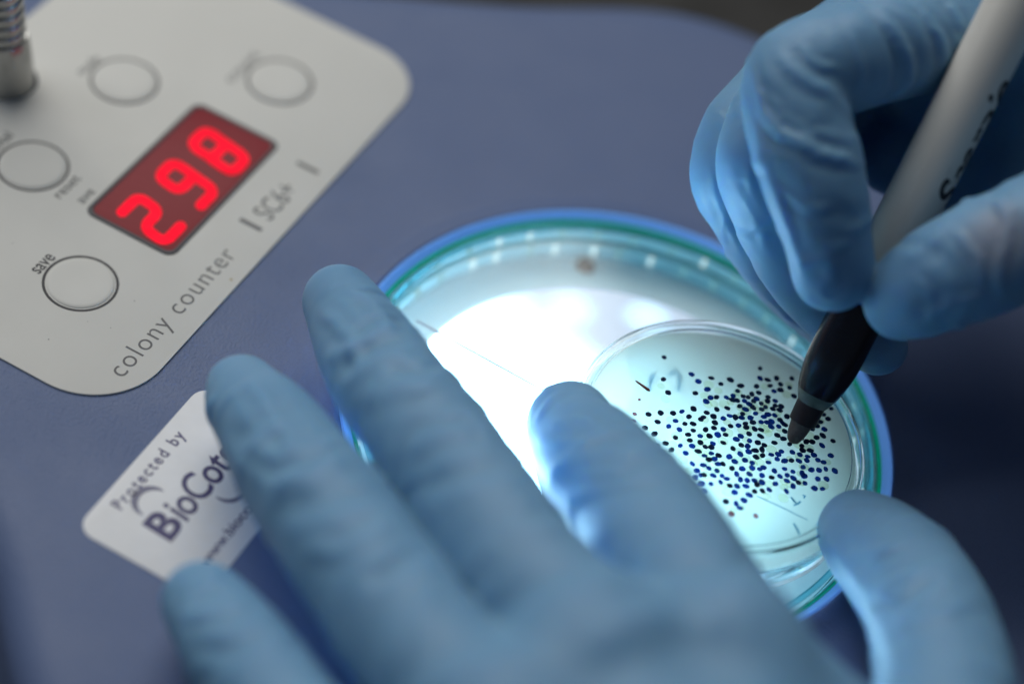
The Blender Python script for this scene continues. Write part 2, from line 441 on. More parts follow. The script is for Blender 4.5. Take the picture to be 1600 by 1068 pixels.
# ---- gooseneck post
gp = [PZ(8, 128, 0), PZ(7, 60, 14), PZ(2, 0, 27), PZ(-8, -60, 40), PZ(-24, -120, 53), PZ(-48, -180, 66)]
gn = empty('gooseneck', (0, 0, 0)); gn.parent = counter; gn.location = Vector(gp[0]) * S - counter.location
ax = (gp[1] - gp[0]) / np.linalg.norm(gp[1] - gp[0])
lathe('socket', [(0, -0.2), (7.6, -0.2), (7.6, .5), (6.9, .9), (6.6, 2), (6.55, 6), (6.2, 10), (5.6, 14.5), (5.2, 15.5), (0, 15.5)], M['chrome'], gn, center=gp[0], axis=ax, closed=False, n=64)
# corrugated tube swept along the remaining path
path = []
Pp = np.array([gp[0] + ax * 15.2, gp[2], gp[3], gp[4], gp[5]])
for i in range(len(Pp) - 1):
    for k in range(60): path.append(Pp[i] + (Pp[i + 1] - Pp[i]) * k / 60)
path = np.array(path); sl = np.r_[0, np.cumsum(np.linalg.norm(np.diff(path, axis=0), axis=1))]
V, Fs = [], []; n = 40
for i, p in enumerate(path):
    tdir = Vector(path[min(i + 1, len(path) - 1)] - path[max(i - 1, 0)]).normalized()
    a = Vector((1, 0, 0)); a = (a - tdir * a.dot(tdir)).normalized(); b = tdir.cross(a)
    r = 4.3 + 0.75 * abs(math.sin(math.pi * sl[i] / 3.6)) ** .6
    for k in range(n):
        q = 2 * math.pi * k / n; V.append(Vector(p) + a * (r * math.cos(q)) + b * (r * math.sin(q)))
for i in range(len(path) - 1):
    for k in range(n): l = (k + 1) % n; Fs.append((i * n + k, i * n + l, (i + 1) * n + l, (i + 1) * n + k))
mesh_obj('flexible_tube', V, Fs, M['chrome'], gn)

# ---- light well
M['chamfer_glow'] = princ('painted_blue_glow', (0.15, 0.34, 0.68), rough=0.4, emit=(0.12, 0.32, 0.85), estr=0.36)  # housing chamfer lit from the well: its blue glow is put in as emission
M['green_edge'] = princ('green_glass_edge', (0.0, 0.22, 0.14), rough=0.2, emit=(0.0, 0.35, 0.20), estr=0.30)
M['teal_wall'] = princ('pale_cyan_acrylic', (0.22, 0.41, 0.45), rough=0.3, noise=0.15, nscale=60)
M['tray'] = princ('white_tray', (0.72, 0.75, 0.76), rough=0.45)
M['seam'] = princ('dark_teal_seam', (0.03, 0.14, 0.13), rough=0.4)
M['led'] = emission('white_led', (0.70, 0.92, 1.0), 1.0)
M['dim_led'] = emission('dim_led', (0.30, 0.68, 0.78), 0.62)
M['hot_led'] = emission('bright_led', (0.9, 0.95, 1.0), 5.0)
M['screw'] = princ('brown_screw', (0.09, 0.03, 0.03), rough=0.5)
M['pane'] = thin_clear('clear_glass_pane', (0.95, 0.99, 0.985), 0.8)
M['clear_ring'] = glass('clear_acrylic', (0.55, 0.85, 0.90), 1.3)
# diffuser glow: near-left boost added to light the gloves; small lamps along far edge
m = bpy.data.materials.new('diffuser_glow'); m.use_nodes = True; nt = m.node_tree
nt.nodes.remove(nt.nodes["Principled BSDF"])
e = nt.nodes.new("ShaderNodeEmission"); tc = nt.nodes.new("ShaderNodeTexCoord"); nz = nt.nodes.new("ShaderNodeTexNoise")
nz.inputs["Scale"].default_value = 38; nz.inputs["Detail"].default_value = 2
nt.links.new(tc.outputs["Object"], nz.inputs[0])
def math_node(op, a, b):
    q = nt.nodes.new("ShaderNodeMath"); q.operation = op
    for k, v in ((0, a), (1, b)):
        if isinstance(v, (int, float)): q.inputs[k].default_value = v
        else: nt.links.new(v, q.inputs[k])
    return q.outputs[0]
dt = nt.nodes.new("ShaderNodeVectorMath"); dt.operation = 'DOT_PRODUCT'; dt.inputs[1].default_value = (-0.5, -0.85, 0)
nt.links.new(tc.outputs["Object"], dt.inputs[0])
s0_ = (-0.5 * WC[0] - 0.85 * WC[1]) * S
g0 = nt.nodes.new("ShaderNodeMapRange"); g0.interpolation_type = 'SMOOTHSTEP'
g0.inputs[1].default_value = s0_ - .024; g0.inputs[2].default_value = s0_ + .042
nt.links.new(dt.outputs["Value"], g0.inputs[0])
acc = math_node('ADD', g0.outputs[0], math_node('MULTIPLY', math_node('SUBTRACT', nz.outputs["Fac"], 0.5), 0.022))
for px, py, w_ in ((780, 490, .012), (890, 482, .026), (1012, 497, .030), (700, 540, .012)):
    d_ = nt.nodes.new("ShaderNodeVectorMath"); d_.operation = 'DISTANCE'; d_.inputs[1].default_value = [c * S for c in PZ(px, py, -10.6)]
    g_ = nt.nodes.new("ShaderNodeMapRange"); g_.interpolation_type = 'SMOOTHERSTEP'
    g_.inputs[1].default_value = .0095; g_.inputs[2].default_value = .0; g_.inputs[3].default_value = 0; g_.inputs[4].default_value = w_
    nt.links.new(tc.outputs["Object"], d_.inputs[0]); nt.links.new(d_.outputs["Value"], g_.inputs[0])
    acc = math_node('ADD', acc, g_.outputs[0])
mx = nt.nodes.new("ShaderNodeMix"); mx.data_type = 'RGBA'; mx.clamp_factor = True
mx.inputs[6].default_value = (0.70, 0.80, 1.0, 1); mx.inputs[7].default_value = (15, 26, 35, 1)
nt.links.new(acc, mx.inputs[0]); nt.links.new(mx.outputs[2], e.inputs[0])
e.inputs[1].default_value = 1.0
nt.links.new(e.outputs[0], nt.nodes["Material Output"].inputs[0]); M['diffuser'] = m

well = empty('light_well', (0, 0, 0)); well.parent = counter; well.location = Vector((WC[0], WC[1], -12)) * S - counter.location
wc3 = (WC[0], WC[1], 0)
def wl(name, prof, mat, parent=None, closed=True, n=192): return lathe(name, prof, mat, parent or well, center=wc3, n=n, closed=closed)
wl('housing_chamfer', [(59.4, -1.0), (61.4, -1.0), (61.5, 1.0), (61.2, 1.5), (60.8, 1.4), (60.2, 0.7), (59.75, 0.0), (59.4, -0.3)], M['chamfer_glow'])
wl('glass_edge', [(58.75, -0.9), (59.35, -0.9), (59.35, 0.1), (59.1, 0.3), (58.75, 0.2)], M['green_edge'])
wl('well_wall', [(59.3, -11.6), (59.3, -1.0), (58.25, -1.0), (58.25, -4.6), (57.1, -4.9), (57.1, -5.5), (57.9, -5.7), (57.6, -10.4), (57.6, -11.6)], M['teal_wall'])
wl('seam', [(57.0, -5.5), (57.3, -5.5), (57.3, -4.85), (57.0, -4.85)], M['seam'])
wl('tray', [(47.6, -11.4), (57.5, -11.4), (57.5, -10.7), (48.4, -10.5), (48.0, -10.7), (47.6, -11.0)], M['tray'])
wl('diffuser', [(0, -11.6), (47.5, -11.6), (47.5, -10.9), (46.8, -10.6), (0, -10.6)], M['diffuser'], closed=False)
wl('glass_pane', [(0, -1.6), (58.0, -1.6), (58.0, -0.2), (0, -0.2)], M['pane'], closed=False)
wl('clear_ring', [(56.3, -0.15), (57.6, -0.15), (57.6, 0.2), (57.2, .5), (56.7, .5), (56.3, .2)], M['clear_ring'])
random.seed(4)
first = None
for row, (rr, z0, z1, cnt, wd) in enumerate(((58.05, -4.3, -1.7, 42, .55), (57.3, -9.2, -6.4, 46, .5))):
    for k in range(cnt):
        a = 2 * math.pi * (k + .35 * row + random.uniform(-.12, .12)) / cnt
        w = wd * random.uniform(.7, 1.2)
        ca, sa = math.cos(a), math.sin(a); tx, ty = -sa, ca
        V = []
        for r_ in (rr - .35, rr - .02):
            for (s_, z) in ((-w, z0), (w, z0), (w, z1), (-w, z1)): V.append((WC[0] + r_ * ca + tx * s_, WC[1] + r_ * sa + ty * s_, z))
        mesh_obj('led', V, [(0, 1, 2, 3), (7, 6, 5, 4), (0, 4, 5, 1), (1, 5, 6, 2), (2, 6, 7, 3), (3, 7, 4, 0)], M['led'] if random.random() < .22 else M['dim_led'], well, smooth=False)
p = PZ(915, 415, -10.2)
lathe('screw', [(0, -10.6), (2.4, -10.6), (2.2, -9.9), (1.4, -9.6), (0, -9.5)], M['screw'], well, center=(p[0], p[1], 0), n=32, closed=False)
M['scratch'] = princ('scratch', (0.45, 0.5, 0.54), rough=0.5)
def ribbon(name, pts, w, z, mat, parent, th=0.05):
    P = np.array([[q[0], q[1]] for q in pts]); n = len(P); V = []; Fs = []
    t = np.gradient(P, axis=0); t /= np.linalg.norm(t, axis=1)[:, None]; nn = np.stack([-t[:, 1], t[:, 0]], 1)
    for zz in (z, z + th):
        for i in range(n):
            ww = w * (0.55 + 0.45 * math.sin(math.pi * min(1, max(0, (i + .5) / n))))
            V.append((*(P[i] + nn[i] * ww / 2), zz)); V.append((*(P[i] - nn[i] * ww / 2), zz))
    m_ = 2 * n
    for i in range(n - 1):
        a = 2 * i
        Fs += [(m_ + a, m_ + a + 1, m_ + a + 3, m_ + a + 2), (a, a + 2, a + 3, a + 1), (a, m_ + a, m_ + a + 2, a + 2), (a + 1, a + 3, m_ + a + 3, m_ + a + 1)]
    return mesh_obj(name, V, Fs, mat, parent, smooth=False)
ribbon('scratch', [PZ(650 + 20 * k, 500 + 11.0 * k, -0.1) for k in range(11)], 1.0, -0.18, M['scratch'], well)

# ------------------------------------------------------------------ petri dish (upside down in its lid)
PC = np.array([47.6, -20.4]); PT = 12.0
petri = empty('petri_dish', (PC[0], PC[1], 0.0))
tag(petri, 'clear round petri dish of pale agar covered in dark ink dots', 'petri dish')
M['plastic'] = glass('clear_polystyrene', (0.98, 0.995, 0.998), 1.22)
M['top_film'] = thin_clear('clear_dish_top', (0.97, 0.995, 0.99), 0.9)
M['agar'] = translucent('pale_agar', (0.75, 0.735, 0.68), clear=0.11, tint=(0.62, 0.80, 0.80), diffuse=0.12, noise=0.05, nscale=55)
M['colony'] = translucent('cream_colony', (0.84, 0.90, 0.72), clear=0.80, tint=(0.95, 0.97, 0.82), diffuse=0.3)
pc3 = (PC[0], PC[1], 0)
def pl(name, prof, mat, closed=True, n=160): return lathe(name, prof, mat, petri, center=pc3, n=n, closed=closed)
pl('dish_wall', [(30.6, 1.6), (31.1, 1.6), (31.1, 11.2), (31.35, 11.5), (31.35, 12.2), (31.1, 12.6), (30.8, 12.55), (30.6, 12.2)], M['plastic'])
pl('dish_floor', [(0, PT), (30.5, PT), (30.5, PT - .25), (0, PT - .25)], M['top_film'], closed=False)
pl('inner_ridge', [(28.6, PT + .02), (29.3, PT + .02), (29.2, PT + .22), (28.95, PT + .28), (28.7, PT + .2)], M['plastic'])
pl('lid', [(0, 0.05), (32.0, 0.05), (32.4, 0.4), (32.4, 6.4), (32.2, 6.8), (31.8, 6.7), (31.7, 1.2), (31.4, 0.9), (0, 0.9)], M['plastic'], closed=False)
pl('agar', [(0, 3.4), (30.4, 3.4), (30.4, 9.4), (30.1, 9.6), (0, 9.6)], M['agar'], closed=False)
DOTS_A = [(592,290),(585,552),(640,710),(920,493),(1000,577),(1155,537),(1383,558),(1270,607),(1108,672),(965,718),(1505,628),(1468,690),(1145,770),(1218,765),(1095,815),(1340,770),(1415,750),(1410,800),(1465,805),(942,905),(1220,910),(1345,895),(1495,872),(405,970),(552,952),(700,957),(805,935),(887,997),(1100,950),(1180,995),(1300,1018),(1030,1030),(515,1058),(728,1048)]
DOTS_B = [(470,107),(145,230),(45,272),(265,290),(225,350),(470,215),(550,230),(648,212),(812,215),(430,300),(578,295),(690,278),(788,315),(620,352),(690,340),(455,370),(380,385),(285,408),(340,418),(432,435),(300,460),(400,460),(555,415),(550,460),(632,458),(480,487),(350,493),(632,510),(605,545),(695,518),(680,560),(392,528),(485,550),(528,525),(260,515),(310,550),(105,540),(10,550),(170,410),(175,450),(220,455),(100,425),(280,598),(420,595),(555,605),(510,630),(628,615),(140,620),(200,635),(268,640),(365,640),(65,650),(390,690),(480,688),(545,690),(590,683),(685,665),(710,695),(760,625),(150,730),(235,725),(310,705),(320,745),(70,765),(410,762),(480,772),(590,738),(670,735),(735,715),(735,785),(10,825),(95,825),(260,840),(350,815),(475,840),(655,830),(720,868),(210,873),(355,890),(445,910),(70,912),(515,937),(625,912),(790,925),(855,897),(915,860),(950,810),(1035,762),(1085,728),(1118,685),(1150,605),(1205,652),(1240,540),(1165,765),(1150,835),(1080,855),(1035,902),(970,900),(1258,892),(1140,940),(920,945),(930,992),(1012,995),(1052,1045),(900,1040),(985,1060),(820,1015),(700,1005),(665,1035),(590,1040),(490,985),(265,937),(335,948),(175,975),(345,1010),(415,995),(255,1035),(425,1065),(495,1050),(1235,1050),(20,1050),(135,1062),(835,405)]
DOTS_C = [(230,188),(365,172),(500,177),(595,155),(718,128),(668,212),(860,170),(972,133),(1082,125),(932,212),(825,220),(790,262),(950,278),(522,262),(625,290),(712,290),(328,277),(450,318),(195,333),(295,398),(565,353),(715,362),(850,355),(940,335),(1042,348),(660,408),(790,422),(892,422),(970,412),(1065,410),(522,440),(680,470),(792,493),(928,503),(1042,497),(418,500),(480,570),(575,527),(702,530),(845,540),(912,545),(635,608),(770,588),(910,610),(835,635),(885,678),(945,670),(990,643),(705,722),(822,738),(885,773),(985,725),(1038,725),(755,797),(972,798),(742,865),(800,845),(835,843),(932,850),(1028,853),(1078,885),(908,940),(1013,922),(1113,960),(1190,965),(1285,965),(1163,1032),(1320,1060),(1380,1022),(330,520),(393,600),(405,680),(490,702),(660,857),(808,935),(843,1012)]
DOTS_D = [(60,235),(125,283),(235,268),(313,297),(188,203),(268,180),(345,165),(105,143),(195,103),(265,117),(355,240),(425,220),(517,213),(590,205),(635,177),(585,255),(665,275),(740,270),(820,275),(490,292),(95,357),(205,360),(313,352),(395,365),(435,347),(145,418),(283,418),(420,433),(555,383),(665,362),(755,392),(615,443),(525,455),(692,430),(690,492),(760,463),(815,510),(885,517),(757,548),(565,523),(855,410),(880,440),(865,343),(955,372),(1038,375),(1112,363),(1210,383),(1025,470),(1120,470),(990,573),(1075,578),(685,605),(750,185),(832,210),(860,160),(945,165),(985,213),(920,235),(905,270),(1025,267),(1088,290),(1165,222),(1070,103),(1190,60),(855,113),(187,478),(260,487),(340,490),(365,533),(420,508),(75,543),(150,550),(247,548),(122,617),(338,607),(280,645),(225,703),(425,600),(500,588),(28,715),(140,740),(182,785),(40,468)]
dots = []
for lst, ox, oy, s_ in ((DOTS_A, 960, 520, 7.63), (DOTS_B, 1120, 560, 6.936), (DOTS_C, 980, 620, 6.936), (DOTS_D, 1130, 680, 6.936)):
    for x, y in lst:
        q = (ox + x / s_, oy + y / s_)
        if all((q[0] - e_[0]) ** 2 + (q[1] - e_[1]) ** 2 > 11 for e_ in dots): dots.append(q)
M['ink'] = princ('navy_ink', (0.003, 0.010, 0.040), rough=0.4, spec=0.08)
M['blue_ink'] = translucent('blue_ink', (0.006, 0.024, 0.17), clear=0.45, tint=(0.007, 0.035, 0.25), diffuse=.35)
M['red_ink'] = translucent('faded_red_ink', (0.18, 0.05, 0.07), clear=0.3, tint=(0.5, 0.2, 0.25), diffuse=.5)
random.seed(11)
def dot_geo(p, r, V, Fs, z):
    n = 12; b = len(V); ph = random.uniform(0, 6.28); el = random.uniform(.88, 1.18)
    k1 = [random.uniform(.92, 1.08) for _ in range(n)]
    for zz, rf in ((z, 1.0), (z + .05, .92)):
        for k in range(n):
            a = 2 * math.pi * k / n; x, y = r * rf * k1[k] * el * math.cos(a), r * rf * k1[k] / el * math.sin(a)
            V.append((p[0] + x * math.cos(ph) - y * math.sin(ph), p[1] + x * math.sin(ph) + y * math.cos(ph), zz))
    Fs.append(tuple(range(b + n, b + 2 * n)))
    for k in range(n): l = (k + 1) % n; Fs.append((b + k, b + l, b + n + l, b + n + k))
order = sorted(dots, key=lambda q: -q[1])
restV, restF, restM = [], [], []
halV, halF = [], []
for i, q in enumerate(order):
    p = PZ(q[0], q[1], PT)
    r = random.uniform(.60, .80)
    z = PT + .012 + .004 * (i % 9)
    if i < 100:
        V, Fs = [], []; dot_geo(p, r, V, Fs, z)
        mesh_obj('ink_dot', V, Fs, M['blue_ink'] if (random.random() < .85) else M['ink'], petri, smooth=False)
    else:
        dot_geo(p, r, restV, restF, z); restM += [int(random.random() < .3)] * (len(restF) - len(restM))
    b = len(halV); n = 16; hr = random.uniform(.8, 1.25)
    for k in range(n):
        a = 2 * math.pi * k / n; halV.append((p[0] + random.uniform(-.2, .2) * 0 + hr * math.cos(a), p[1] + hr * math.sin(a), 9.72 + .002 * (i % 40)))
    if random.random() < .32: halF.append(tuple(range(b, b + n)))
    else: halV = halV[:b]
o = mesh_obj('ink_dot', restV, restF, [M['ink'], M['blue_ink']], petri, smooth=False, fm=restM); tag(o, kind='stuff')
o = mesh_obj('bacterial_colony', halV, halF, M['colony'], petri, smooth=False); tag(o, kind='stuff')
for x, y, r in ((991.7, 646.5, .5), (990, 657, .55), (1181, 805.5, .62), (999, 624, .35), (1143, 802.5, .75)):
    V, Fs = [], []; dot_geo(PZ(x, y, PT), r, V, Fs, PT + .02)
    o = mesh_obj('ink_dot', V, Fs, M['red_ink'], petri, smooth=False); o['label'] = 'faded reddish dot'
M['stroke'] = translucent('blue_marker_stroke', (0.12, 0.42, 0.62), clear=0.45, tint=(.35, .7, .85), diffuse=.4)
def px_stroke(name, pts, w, z, mat=None): return ribbon(name, [PZ(x, y, z) for x, y in pts], w, z, mat or M['stroke'], petri)
px_stroke('marker_stroke', [(1023, 585), (1017, 592), (1014, 600), (1015, 612)], 0.9, 9.0)
px_stroke('marker_stroke', [(1042, 590), (1056, 581), (1061, 590), (1059, 615)], 0.9, 9.0)
px_stroke('marker_stroke', [(1236, 776), (1241, 783), (1246, 787), (1240, 789)], 0.5, PT + .02)
px_stroke('marker_stroke', [(1246, 787), (1251, 783)], 0.5, PT + .02)
px_stroke('marker_stroke', [(1254, 773), (1258, 774), (1256, 778)], 0.45, PT + .02)
px_stroke('marker_stroke', [(1240, 817), (1245, 825), (1249, 834)], 0.45, PT + .5)
px_stroke('scratch', [(1182 + 10 * k, 774 + 4.6 * k + (1 if k > 5 else 0)) for k in range(9)], 0.22, PT + .01, M['stroke'])

# splinter on the dish
M['splinter'] = princ('red_brown_wood', (0.10, 0.018, 0.016), rough=0.7)
a, b = PZ(992, 596, PT), PZ(1015, 612.5, PT)
dv = (b - a) / np.linalg.norm(b - a)
o = lathe('splinter', [(0.05, 0), (0.2, .4), (.27, 2), (.33, 3.2), (.36, np.linalg.norm(b - a) - .5), (.1, np.linalg.norm(b - a))], M['splinter'], None, center=(a[0], a[1], PT + .4), axis=dv, n=10)
tag(o, 'thin reddish brown splinter lying on the petri dish near its dot free edge', 'splinter')

# ------------------------------------------------------------------ marker pen
TIP = PZ(1237, 691, PT + .15)
PA = PD(1488, 198, 410.0)
AX = (PA - TIP) / np.linalg.norm(PA - TIP)
pen = empty('marker_pen', TIP)
tag(pen, 'white felt tip marker pen with dark grip held over the dish', 'marker pen')
M['felt'] = princ('charcoal_felt', (0.095, 0.085, 0.085), rough=0.9, bump=0.6, bscale=3000, bdist=0.0002, noise=.25, nscale=1500)
M['holder'] = princ('black_plastic', (0.024, 0.020, 0.024), rough=0.45, spec=.35)
M['grip'] = princ('dark_ink_grip', (0.008, 0.008, 0.014), rough=0.24, spec=0.45)
M['collar'] = princ('smoky_clear_plastic', (0.085, 0.11, 0.11), rough=0.2, noise=.25, nscale=600)
M['barrel'] = princ('off_white_barrel', (0.66, 0.64, 0.59), rough=0.38, spec=.4)
def pn(name, prof, mat, n=64): return lathe(name, prof, mat, pen, center=TIP, axis=AX, n=n, closed=False, sharp=30)
pn('nib', [(0, 0), (.7, .06), (1.2, .4), (1.6, 1.1), (2.0, 2.4), (2.3, 4.2), (2.4, 5.3), (2.4, 7.0)], M['felt'])
pn('nib_holder', [(2.3, 5.0), (2.85, 4.95), (2.95, 5.1), (3.12, 9.6), (3.12, 9.9)], M['holder'])
pn('collar', [(3.0, 9.5), (3.22, 9.55), (3.6, 10.2), (4.1, 11.5), (4.4, 12.4)], M['collar'])
pn('grip', [(4.15, 11.9), (4.4, 12.1), (5.0, 14.2), (5.45, 16.6), (5.72, 19.0), (5.82, 22), (5.85, 41.5), (5.6, 41.5)], M['grip'])
pn('barrel', [(5.7, 41.3), (6.0, 41.3), (6.08, 41.8), (6.05, 120), (5.6, 121), (0, 121)], M['barrel'])
# script lettering wrapped on the barrel
V, Fs = text_shape('Sharpie', 1.0, 0.35, 0.92, 0.022)
x0, x1 = V[:, 0].min(), V[:, 0].max()
axv = Vector(AX)
tocam = Vector(CAM - TIP); tocam = (tocam - axv * tocam.dot(axv)).normalized()
side = axv.cross(tocam).normalized()
if side.dot(Vector(RT)) < 0: side = -side
capm = 6.4
V2 = []
s0, s1 = 58.5, 87.0
for v in V:
    s_ = s0 + (v[0] - x0) / (x1 - x0) * (s1 - s0)
    h = (0.7 - v[1]) / .7 * capm          # distance round the barrel from the capitals' top
    a = math.radians(34) + h / 6.08
    V2.append(Vector(TIP) + axv * s_ + (tocam * math.cos(a) + side * math.sin(a)) * 6.12)
mesh_obj('lettering', V2, Fs, M['print'], pen, smooth=False)

# ------------------------------------------------------------------ gloved hands: one closed surface each
def smin(a, b, k):
    h = np.clip(0.5 + 0.5 * (b - a) / k, 0, 1)
    return b + (a - b) * h - k * h * (1 - h)
def spline(P, n):
    P = np.asarray(P, float); out = []
    Q = np.vstack([2 * P[0] - P[1], P, 2 * P[-1] - P[-2]])
    for i in range(1, len(Q) - 2):
        p0, p1, p2, p3 = Q[i - 1:i + 3]
        for k in range(n):
            t = k / n
            out.append(.5 * ((2 * p1) + (-p0 + p2) * t + (2 * p0 - 5 * p1 + 4 * p2 - p3) * t * t + (-p0 + 3 * p1 - 3 * p2 + p3) * t ** 3))
    out.append(P[-1]); return np.array(out)
def surface_nets(f, org, h):
    nx, ny, nz = f.shape
    neg = f < 0
    sub = lambda A, i, j, k: A[i:nx - 1 + i, j:ny - 1 + j, k:nz - 1 + k]
    cnt = np.zeros((nx - 1, ny - 1, nz - 1), np.int8)
    for i in (0, 1):
        for j in (0, 1):
            for k in (0, 1): cnt += sub(neg, i, j, k)
    act = (cnt > 0) & (cnt < 8)
    idx = np.argwhere(act)
    vid = -np.ones(act.shape, np.int64); vid[act] = np.arange(len(idx))
    acc = np.zeros((len(idx), 3)); num = np.zeros(len(idx))
    I, J, K = idx.T
    corners = [(i, j, k) for i in (0, 1) for j in (0, 1) for k in (0, 1)]
    for c in corners:
        for ax in range(3):
            if c[ax]: continue
            d = list(c); d[ax] = 1
            a = f[I + c[0], J + c[1], K + c[2]]; b = f[I + d[0], J + d[1], K + d[2]]
            m = (a < 0) != (b < 0)
            t = np.where(m, a / np.where(m, a - b, 1), 0)
            pt = np.tile(np.array(c, float), (len(idx), 1)); pt[:, ax] += t
            acc[m] += pt[m]; num[m] += 1
    V = (idx + acc / num[:, None]) * h + org
    Fs = []
    for ax in range(3):
        sl0 = [slice(None)] * 3; sl1 = [slice(None)] * 3
        sl0[ax] = slice(0, -1); sl1[ax] = slice(1, None)
        A, B = neg[tuple(sl0)], neg[tuple(sl1)]
        e = np.argwhere(A != B)
        o1, o2 = (ax + 1) % 3, (ax + 2) % 3
        ok = (e[:, o1] > 0) & (e[:, o2] > 0) & (e[:, o1] < vid.shape[o1]) & (e[:, o2] < vid.shape[o2])
        e = e[ok]
        q = []
        for (d1, d2) in ((0, 0), (-1, 0), (-1, -1), (0, -1)):
            t = e.copy(); t[:, o1] += d1; t[:, o2] += d2
            q.append(vid[t[:, 0], t[:, 1], t[:, 2]])
        q = np.stack(q, 1)
        flip = A[e[:, 0], e[:, 1], e[:, 2]]
        q[~flip] = q[~flip][:, ::-1]
        Fs.append(q)
    return V, np.vstack(Fs)

def build_hand(name, fingers, palm, h, mat, kpalm=4.5, kfing=0.5, wr_amp=1.0, seed=1, folds=()):
    """fingers: lists of (point, radius) from tip to knuckle; palm: list of (a, ra, b, rb)"""
    chains = []
    for ch in fingers:
        Q = spline([np.r_[p, r] for p, r in ch], 7)
        chains.append(Q)
    pts = np.vstack([c for c in chains] + [np.array([np.r_[a, ra], np.r_[b, rb]]) for a, ra, b, rb in palm])
    lo = (pts[:, :3] - pts[:, 3:4]).min(0) - 5; hi = (pts[:, :3] + pts[:, 3:4]).max(0) + 5
    dims = np.ceil((hi - lo) / h).astype(int) + 1
    BIG = 30.0
    def cone(fld, a, ra, b, rb, k, pad=13):
        l = np.minimum(a - ra, b - rb) - pad; u_ = np.maximum(a + ra, b + rb) + pad
        i0 = np.maximum(0, np.floor((l - lo) / h).astype(int)); i1 = np.minimum(dims, np.ceil((u_ - lo) / h).astype(int) + 1)
        if (i1 <= i0).any(): return
        g = [lo[d] + h * np.arange(i0[d], i1[d]) for d in range(3)]
        X = np.stack(np.meshgrid(*g, indexing='ij'), -1)
        ab = b - a; t = np.clip(((X - a) @ ab) / max(ab @ ab, 1e-9), 0, 1)
        d = np.linalg.norm(X - a - t[..., None] * ab, axis=-1) - (ra + t * (rb - ra))
        s = fld[i0[0]:i1[0], i0[1]:i1[1], i0[2]:i1[2]]
        s[...] = smin(s, d, k) if k > 0 else np.minimum(s, d)
    total = None
    pf = np.full(dims, BIG, np.float32)
    for a, ra, b, rb in palm: cone(pf, np.asarray(a, float), ra, np.asarray(b, float), rb, 7.0)
    ff = np.full(dims, BIG, np.float32)
    for Q in chains:
        f1 = np.full(dims, BIG, np.float32)
        for i in range(len(Q) - 1): cone(f1, Q[i, :3], Q[i, 3], Q[i + 1, :3], Q[i + 1, 3], 0.0, pad=10)
        ff = smin(ff, f1, kfing)
    tot = smin(ff, pf, kpalm)
    V, Fs = surface_nets(tot, lo, h)
    del tot, ff, pf
    # relax
    e = np.vstack([Fs[:, [0, 1]], Fs[:, [1, 2]], Fs[:, [2, 3]], Fs[:, [3, 0]]])
    e = np.vstack([e, e[:, ::-1]])
    deg = np.bincount(e[:, 0], minlength=len(V)).astype(float)
    def lap(X, it, lam=.5):
        for _ in range(it):
            A = np.stack([np.bincount(e[:, 0], X[e[:, 1], d], minlength=len(X)) for d in range(X.shape[1])], 1) / deg[:, None]
            X = X + lam * (A - X)
        return X
    V = lap(V, 6)
    def normals(V):
        n = np.cross(V[Fs[:, 2]] - V[Fs[:, 0]], V[Fs[:, 3]] - V[Fs[:, 1]])
        N = np.zeros_like(V)
        for c in range(4):
            for d in range(3): N[:, d] += np.bincount(Fs[:, c], n[:, d], minlength=len(V))
        return N / np.maximum(np.linalg.norm(N, axis=1), 1e-9)[:, None]
    N = normals(V)
    rng = np.random.RandomState(seed)
    disp_ = np.zeros(len(V))
    # crosswise wrinkles of the loose glove along each finger, stronger over the joints
    best = np.full(len(V), 1e9); tt = np.zeros(len(V)); ph = np.zeros(len(V)); fi = np.zeros(len(V), int)
    for ci, Q in enumerate(chains):
        s_ = np.r_[0, np.cumsum(np.linalg.norm(np.diff(Q[:, :3], axis=0), axis=1))]
        for i in range(len(Q) - 1):
            a, b = Q[i, :3], Q[i + 1, :3]; ab = b - a; t = np.clip(((V - a) @ ab) / (ab @ ab), 0, 1)
            d = np.linalg.norm(V - a - t[:, None] * ab, axis=1) - Q[i, 3]
            m = d < best
            best[m] = d[m]; tt[m] = s_[i] + t[m] * (s_[i + 1] - s_[i]); fi[m] = ci
            w = (V - a) - (t[:, None] * ab); axn = ab / np.linalg.norm(ab)
            e1 = np.cross(axn, [0.3, 0.5, 0.81]); e1 /= np.linalg.norm(e1); e2 = np.cross(axn, e1)
            ph[m] = np.arctan2(w[m] @ e2, w[m] @ e1)
    for ci, Q in enumerate(chains):
        m = fi == ci
        total_len = np.linalg.norm(np.diff(Q[:, :3], axis=0), axis=1).sum()
        sj = np.r_[0, np.cumsum(np.linalg.norm(np.diff(Q[:, :3], axis=0), axis=1))]
        joints = [sj[min(len(sj) - 1, 7 * j)] for j in range(1, len(fingers[ci]))]
        for _ in range(int(total_len / 3.1)):
            if rng.rand() < .55: t0 = joints[rng.randint(len(joints))] + rng.randn() * 6
            else: t0 = rng.uniform(6, total_len)
            p0 = rng.uniform(-math.pi, math.pi); width = rng.choice([.8, 1.2, 1.8, 2.8]); ext = rng.uniform(.5, 1.3); slant = rng.randn() * 5.0; cur = rng.randn() * 1.5
            A = rng.uniform(.12, .42) * (1 if rng.rand() < .6 else -1)
            dp = (ph[m] - p0 + math.pi) % (2 * math.pi) - math.pi
            x = (tt[m] - t0 - slant * dp - cur * dp ** 2) / width
            disp_[m] += A * np.exp(-x * x) * np.exp(-(dp / ext) ** 2)
    fade = np.clip(1 - np.maximum(best, 0) / 4.0, 0, 1)
    disp_ *= fade * wr_amp
    # broad unevenness
    for _ in range(26):
        k = rng.randn(3) * .16; disp_ += .055 * np.sin(V @ k + rng.uniform(0, 6.28))
    # individual folds, followed over the visible side
    px, py, dz = proj(V)
